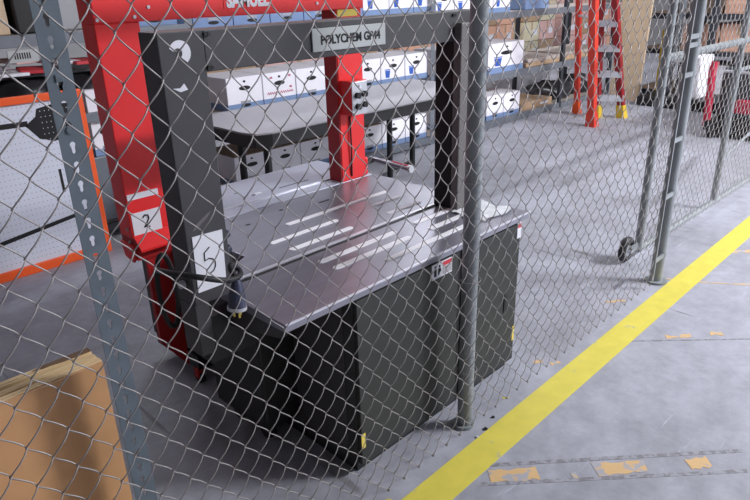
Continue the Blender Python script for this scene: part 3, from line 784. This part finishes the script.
# ------------------------------------------------------------------ pegboard with orange frame
pb = empty('pegboard', 'white pegboard in a bright orange frame, behind the slotted upright', 'board', (0, 0, 0))
XR, ZT = 1.585, 1.056
B('board', 'peg', pb, -0.6, XR - 0.04, 4.055, 4.065, 0.045, ZT - 0.035)
B('frame', 'orange', pb, -0.65, XR, 4.035, 4.075, ZT - 0.042, ZT, 0.004)
B('frame', 'orange', pb, -0.65, XR, 4.035, 4.075, 0.0, 0.055, 0.004)
B('frame', 'orange', pb, XR - 0.052, XR, 4.036, 4.074, 0.05, ZT - 0.04, 0.004)
B('frame', 'orange', pb, -0.65, -0.60, 4.036, 4.074, 0.05, ZT - 0.04, 0.004)
B('inner_trim', 'white', pb, XR - 0.062, XR - 0.052, 4.05, 4.06, 0.055, ZT - 0.042)
hm = MB()
for i in range(40):
    for j in range(28):
        x = 0.55 + i * 0.0254; z = 0.09 + j * 0.0335
        if x < XR - 0.07: hm.prism([(x + 0.0034 * math.cos(t), z + 0.0034 * math.sin(t)) for t in [2 * PI * k / 6 for k in range(6)]], 'y', 4.0542, 4.0552)
ho = hm.build('peg_holes', 'labelgrey', pb); ho['kind'] = 'stuff'
# black shadow-outline shapes painted on it
MB().prism([(1.233, 0.885), (1.30, 0.93), (1.313, 0.973), (1.395, 0.988), (1.50, 0.985), (1.51, 0.80), (1.379, 0.772), (1.298, 0.80), (1.25, 0.865)], 'y', 4.0535, 4.0552).build('black_shape', 'ink', pb)
MB().prism([(1.25, 0.912), (1.25, 0.882), (0.8, 0.888), (0.8, 0.918)], 'y', 4.0535, 4.0552).build('black_shape', 'ink', pb)
MB().prism([(0.70, 0.18), (0.70, 0.207), (1.53, 0.322), (1.53, 0.298)], 'y', 4.0535, 4.0552).build('black_shape', 'ink', pb)
B('black_shape', 'ink', pb, 1.362, 1.378, 4.0535, 4.0552, 0.455, 0.60)
pd = MB()
for i in range(8):
    for j in range(6):
        x = 1.33 + i * 0.0254; z = 0.79 + j * 0.0335
        if x < 1.50: pd.prism([(x + 0.003 * math.cos(t), z + 0.003 * math.sin(t)) for t in [2 * PI * k / 6 for k in range(6)]], 'y', 4.0528, 4.0536)
pd.build('peg_dots', 'peg', pb)['kind'] = 'stuff'
B('latch', 'black', pb, XR, XR + 0.03, 4.04, 4.06, 0.10, 0.125)

# ------------------------------------------------------------------ step ladder
ld = empty('step_ladder', 'red fibreglass step ladder with grey treads and yellow feet, standing in the cage', 'ladder', (0, 0, 0))
def rail(f, t, m, foot, r=0.035):
    f = Vector(f); t = Vector(t); d = (t - f) / t.z; top = f + d * 1.95
    mb = MB(); n = len(mb.v); wx, wy = r, r * 1.0
    for p in (f + d * 0.0, top):
        mb.v += [(p.x - wx, p.y - wy, p.z), (p.x + wx, p.y - wy, p.z), (p.x + wx, p.y + wy, p.z), (p.x - wx, p.y + wy, p.z)]
    mb.f += [(0, 3, 2, 1), (4, 5, 6, 7), (0, 1, 5, 4), (1, 2, 6, 5), (2, 3, 7, 6), (3, 0, 4, 7)]
    o = mb.build('rail', m, ld, 0.006)
    q = f + d * 0.16
    mb = MB(); r2 = r + 0.006
    mb.v += [(f.x - r2 - .01, f.y - r2 - .01, 0), (f.x + r2 + .01, f.y - r2 - .01, 0), (f.x + r2 + .01, f.y + r2 + .01, 0), (f.x - r2 - .01, f.y + r2 + .01, 0),
             (q.x - r2, q.y - r2, q.z), (q.x + r2, q.y - r2, q.z), (q.x + r2, q.y + r2, q.z), (q.x - r2, q.y + r2, q.z)]
    mb.f += [(0, 3, 2, 1), (4, 5, 6, 7), (0, 1, 5, 4), (1, 2, 6, 5), (2, 3, 7, 6), (3, 0, 4, 7)]
    mb.build('foot', foot, o)
    return lambda z: f + d * z
rA = rail((7.74, 3.95, 0), (7.334, 3.85, 1.37), 'ladder', 'orange', 0.03)
rB = rail((7.10, 3.42, 0), (6.90, 3.45, 1.384), 'ladder', 'ladder', 0.042)
rC = rail((7.62, 3.62, 0), (7.32, 3.57, 1.37), 'ladderd', 'yplastic', 0.036)
rD = rail((7.80, 3.38, 0), (7.30, 3.40, 1.372), 'ladderd', 'yplastic', 0.038)
for z in (0.25, 0.54, 0.84, 1.12, 1.42, 1.70):
    a = rC(z); b = rD(z)
    mb = MB(); dd = (b - a).normalized(); pr = Vector((-dd.y, dd.x, 0)).normalized() * 0.045
    ee = a - dd * 0.03; gg = b + dd * 0.03
    for zz in (-0.036, 0.036):
        for p in (ee - pr, gg - pr, gg + pr, ee + pr): mb.v.append((p.x, p.y, p.z + zz))
    mb.f += [(0, 3, 2, 1), (4, 5, 6, 7), (0, 1, 5, 4), (1, 2, 6, 5), (2, 3, 7, 6), (3, 0, 4, 7)]
    mb.build('tread', 'alu', ld)
for z in (0.5, 1.2):
    MB().cyl(rA(z), rB(z), 0.014, 8).build('spreader', 'alu', ld)
tp = rC(1.95); MB().box(tp.x - .35, tp.x + .2, tp.y - .3, tp.y + .3, 1.95, 2.0).build('ladder_cap', 'ladder', ld, 0.01)

# ------------------------------------------------------------------ tan boards leaning behind the ladder
for k, (x, y0, y1, m) in enumerate([(8.98, 3.70, 4.12, 'beige')]):
    o = MB(); o.v = [(x, y0, 0), (x, y1, 0), (x + .04, y1, 0), (x + .04, y0, 0), (x + .18, y0 + .02, 2.1), (x + .18, y1 + .02, 2.1), (x + .22, y1 + .02, 2.1), (x + .22, y0 + .02, 2.1)]
    o.f = [(0, 3, 2, 1), (4, 5, 6, 7), (0, 1, 5, 4), (1, 2, 6, 5), (2, 3, 7, 6), (3, 0, 4, 7)]
    tag(o.build('leaning_board', m), ['tall tan board leaning behind the red ladder', 'brownish board leaning behind the tan board'][k], 'board')

# ------------------------------------------------------------------ rack B (crosswise at the far end)
rb = empty('storage_rack', 'dark crosswise storage rack with salmon cartons beyond the gate', 'rack', (0, 0, 0))
for y in (4.0, 3.55, 3.02, 1.4, -0.4):
    for x in (9.46, 10.66):
        B('upright', 'rackd', rb, x - 0.04, x + 0.04, y - 0.04, y + 0.04, 0, 2.4)
for z0, z1 in ((1.06, 1.13), (0.60, 0.66), (0.03, 0.10), (1.75, 1.82)):
    for x in (9.50, 10.6): B('shelf_beam', 'rackd', rb, x - 0.02, x + 0.03, -0.4, 4.0, z0, z1)
    B('shelf_board', 'kraftd', rb, 9.53, 10.6, -0.4, 4.0, z1 - 0.02, z1)
k = 0
for z, hh, ms in ((1.13, 0.5, ['kraftd', 'salmon', 'kraftd', 'kraftd']), (0.66, 0.36, ['salmon', 'salmon', 'rose', 'salmon']), (0.10, 0.42, ['machinedark', 'white', 'rose', 'white'])):
    for i in range(9):
        y = -0.35 + i * 0.475
        if abs(y + 0.47 - 4.1) < 0.2: continue
        lvl = {1.13: 'top', 0.66: 'middle', 0.10: 'bottom'}[z]
        e = carton(9.56, y, z, 0.6, 0.455, hh - random.uniform(0, 0.05), ms[(i + int(z * 10)) % 4],
                   '%s carton in the crosswise rack, %s level, %s from its near end' % ({'kraftd': 'brown', 'salmon': 'salmon', 'rose': 'rose', 'white': 'white', 'machinedark': 'dark'}[ms[(i + int(z * 10)) % 4]], lvl, ['first', 'second', 'third', 'fourth', 'fifth', 'sixth', 'seventh', 'eighth', 'ninth'][i]),
                   'cartons in the crosswise rack', 0, 'x')
# tools leaning at the rack
MB2 = MB().tube([(9.30, 3.58, 0), (9.42, 3.63, 0.55), (9.47, 3.65, 0.92)], 0.025, 8)
tag(MB2.build('yellow_pole', 'yplastic', smooth=True), 'slim yellow pole leaning on the dark rack beyond the gate post', 'pole')
for k, (y, x) in enumerate(((3.40, 9.2), (3.25, 9.2), (3.15, 9.1))):
    o = MB().tube([(x, y, 0), (x + .08, y, 0.6), (x + .2, y + .02, 1.3)], 0.035, 8)
    tag(o.build('steel_pipe', ['rack', 'alu', 'rackd'][k], smooth=True), ['grey steel pipe leaning on the far rack beside the yellow pole', 'bright silver pipe leaning on the far rack', 'dark steel pipe leaning on the far rack, nearest the corner post'][k], 'pipe', 'pipes leaning on the far rack')
tag(B('white_drum_box', 'white', None, 8.75, 9.2, 2.86, 3.10, 0.13, 0.66, 0.02), 'white square tote beyond the gate, behind the crimson handle', 'tote')
tag(B('low_cart', 'black', None, 8.7, 9.3, 2.4, 3.6, 0.0, 0.13, 0.02), 'flat black cart under the white tote', 'cart')

# ------------------------------------------------------------------ pallets with cartons far behind
def pallet(x, y):
    e = empty('pallet', 'wooden pallet on the floor behind the rack under %s' % ('salmon cartons' if x < 11 else 'yellowish bundles' if x < 12.2 else 'rose cartons'), 'pallet', (x, y, 0))
    for i in range(7): B('deck_slat', 'pine', e, i * 0.17, i * 0.17 + 0.11, 0, 1.0, 0.11, 0.13)
    for i in range(3): B('stringer', 'pine', e, 0, 1.13, i * 0.46, i * 0.46 + 0.08, 0.0, 0.11)
for x, ms in ((9.8, ['salmon', 'salmon', 'kraft', 'salmon']), (11.3, ['lime', 'lime', 'kraft', 'rose']), (12.8, ['rose', 'rose', 'rose', 'kraft']), (14.3, ['rose', 'kraft', 'salmon', 'rose'])):
    if x < 14: pallet(x, 7.0)
    for i in range(2):
        for j in range(3):
            m = ms[(i * 2 + j) % 4]
            carton(x + i * 0.58, 7.02, 0.13 + j * 0.36 if x < 14 else j * 0.36, 0.56, 0.9, 0.35, m, '%s carton, %s of the %s, %s' % (
                {'salmon': 'salmon', 'lime': 'yellowish', 'rose': 'rose', 'kraft': 'tan'}[m], ['bottom', 'middle', 'top'][j], ['near column', 'far column'][i],
                'on the salmon carton pallet' if x < 11 else 'on the yellowish bundle pallet' if x < 12.2 else 'on the rose carton pallet' if x < 14 else 'on the floor by the far corner'), 'cartons on far pallets')
for i in range(4):
    carton(4.0 + i * 1.35, 7.3, 0, 1.2, 0.9, 0.9, ['kraft', 'rose', 'kraft', 'salmon'][i], ['big tan carton low behind the work table', 'big rose carton behind the middle fence post', 'big tan carton behind the ladder bay', 'big salmon carton beside the far pallets'][i], 'big cartons on the back floor')

# ------------------------------------------------------------------ floor machine beyond the gate
mc = empty('floor_scrubber', 'dark walk-behind floor machine with crimson handle post and wheels, beyond the gate', 'machine', (7.35, 1.77, 0))
B('body', 'machinedark', mc, 0.12, 1.3, -0.25, 0.46, 0.16, 0.72, 0.06)
B('hood', 'black', mc, 0.16, 1.2, -0.2, 0.42, 0.70, 0.82, 0.05)
MB().tube([(0.05, 0.50, 0.10), (0.045, 0.515, 0.45), (0.05, 0.53, 0.68), (0.08, 0.52, 0.76)], 0.040, 10).build('handle_post', 'magenta', mc, smooth=True)
B('cover', 'magenta', mc, 0.05, 0.13, 0.08, 0.26, 0.26, 0.40, 0.02)
MB().cyl((0.06, -0.2, 0.66), (0.06, 0.42, 0.68), 0.014, 8).build('handle_bar', 'alu', mc)
B('skirt', 'black', mc, 0.0, 1.3, -0.28, 0.52, 0.06, 0.17, 0.02)
for x, y in ((-0.02, 0.42), (1.15, 0.42), (-0.02, -0.18), (1.15, -0.18)):
    MB().cyl((x, y - 0.03, 0.07), (x, y + 0.03, 0.07), 0.07, 16).build('wheel', 'rubber', mc, smooth=True)

# ------------------------------------------------------------------ housings of the unseen ceiling lamps
LAMP_AT = dict(zip([(a, b) for a, b, c in LAMPS], ['above the left rack', 'above the step ladder', 'added over the aisle as frontal fill', 'added over the far aisle as frontal fill',
    'above the back floor', 'above the far pallets', 'beyond the crosswise rack']))
for lx, ly, pw in LAMPS:
    e = empty('unseen_ceiling_lamp', 'long white ceiling lamp housing %s' % LAMP_AT[(lx, ly)], 'lamp', (lx, ly, 5.0), 'ceiling lamps')
    B('housing', 'white', e, -1.22, 1.22, -0.27, 0.27, 0.015, 0.10)
    B('hanger', 'alu', e, -0.9, -0.88, -0.01, 0.01, 0.10, 0.20)
    B('hanger', 'alu', e, 0.88, 0.9, -0.01, 0.01, 0.10, 0.20)

# ------------------------------------------------------------------ small litter at the middle post
for k, (x, y, sx, m, lab) in enumerate([(1.72, 1.13, 0.008, 'black', 'small black plastic scrap at the foot of the middle fence post'), (1.66, 1.125, 0.006, 'alu', 'tiny shiny metal scrap at the foot of the middle fence post'),
                                    (1.80, 1.15, 0.006, 'black', 'tiny black scrap on the floor just right of the middle fence post')]):
    mb = MB().prism([(x - sx, y - sx * .4), (x + sx * .6, y - sx), (x + sx, y + sx * .5), (x - sx * .3, y + sx)], 'z', 0.0, 0.006)
    tag(mb.build('floor_scrap', m), lab, 'scrap', 'scraps by the fence post')
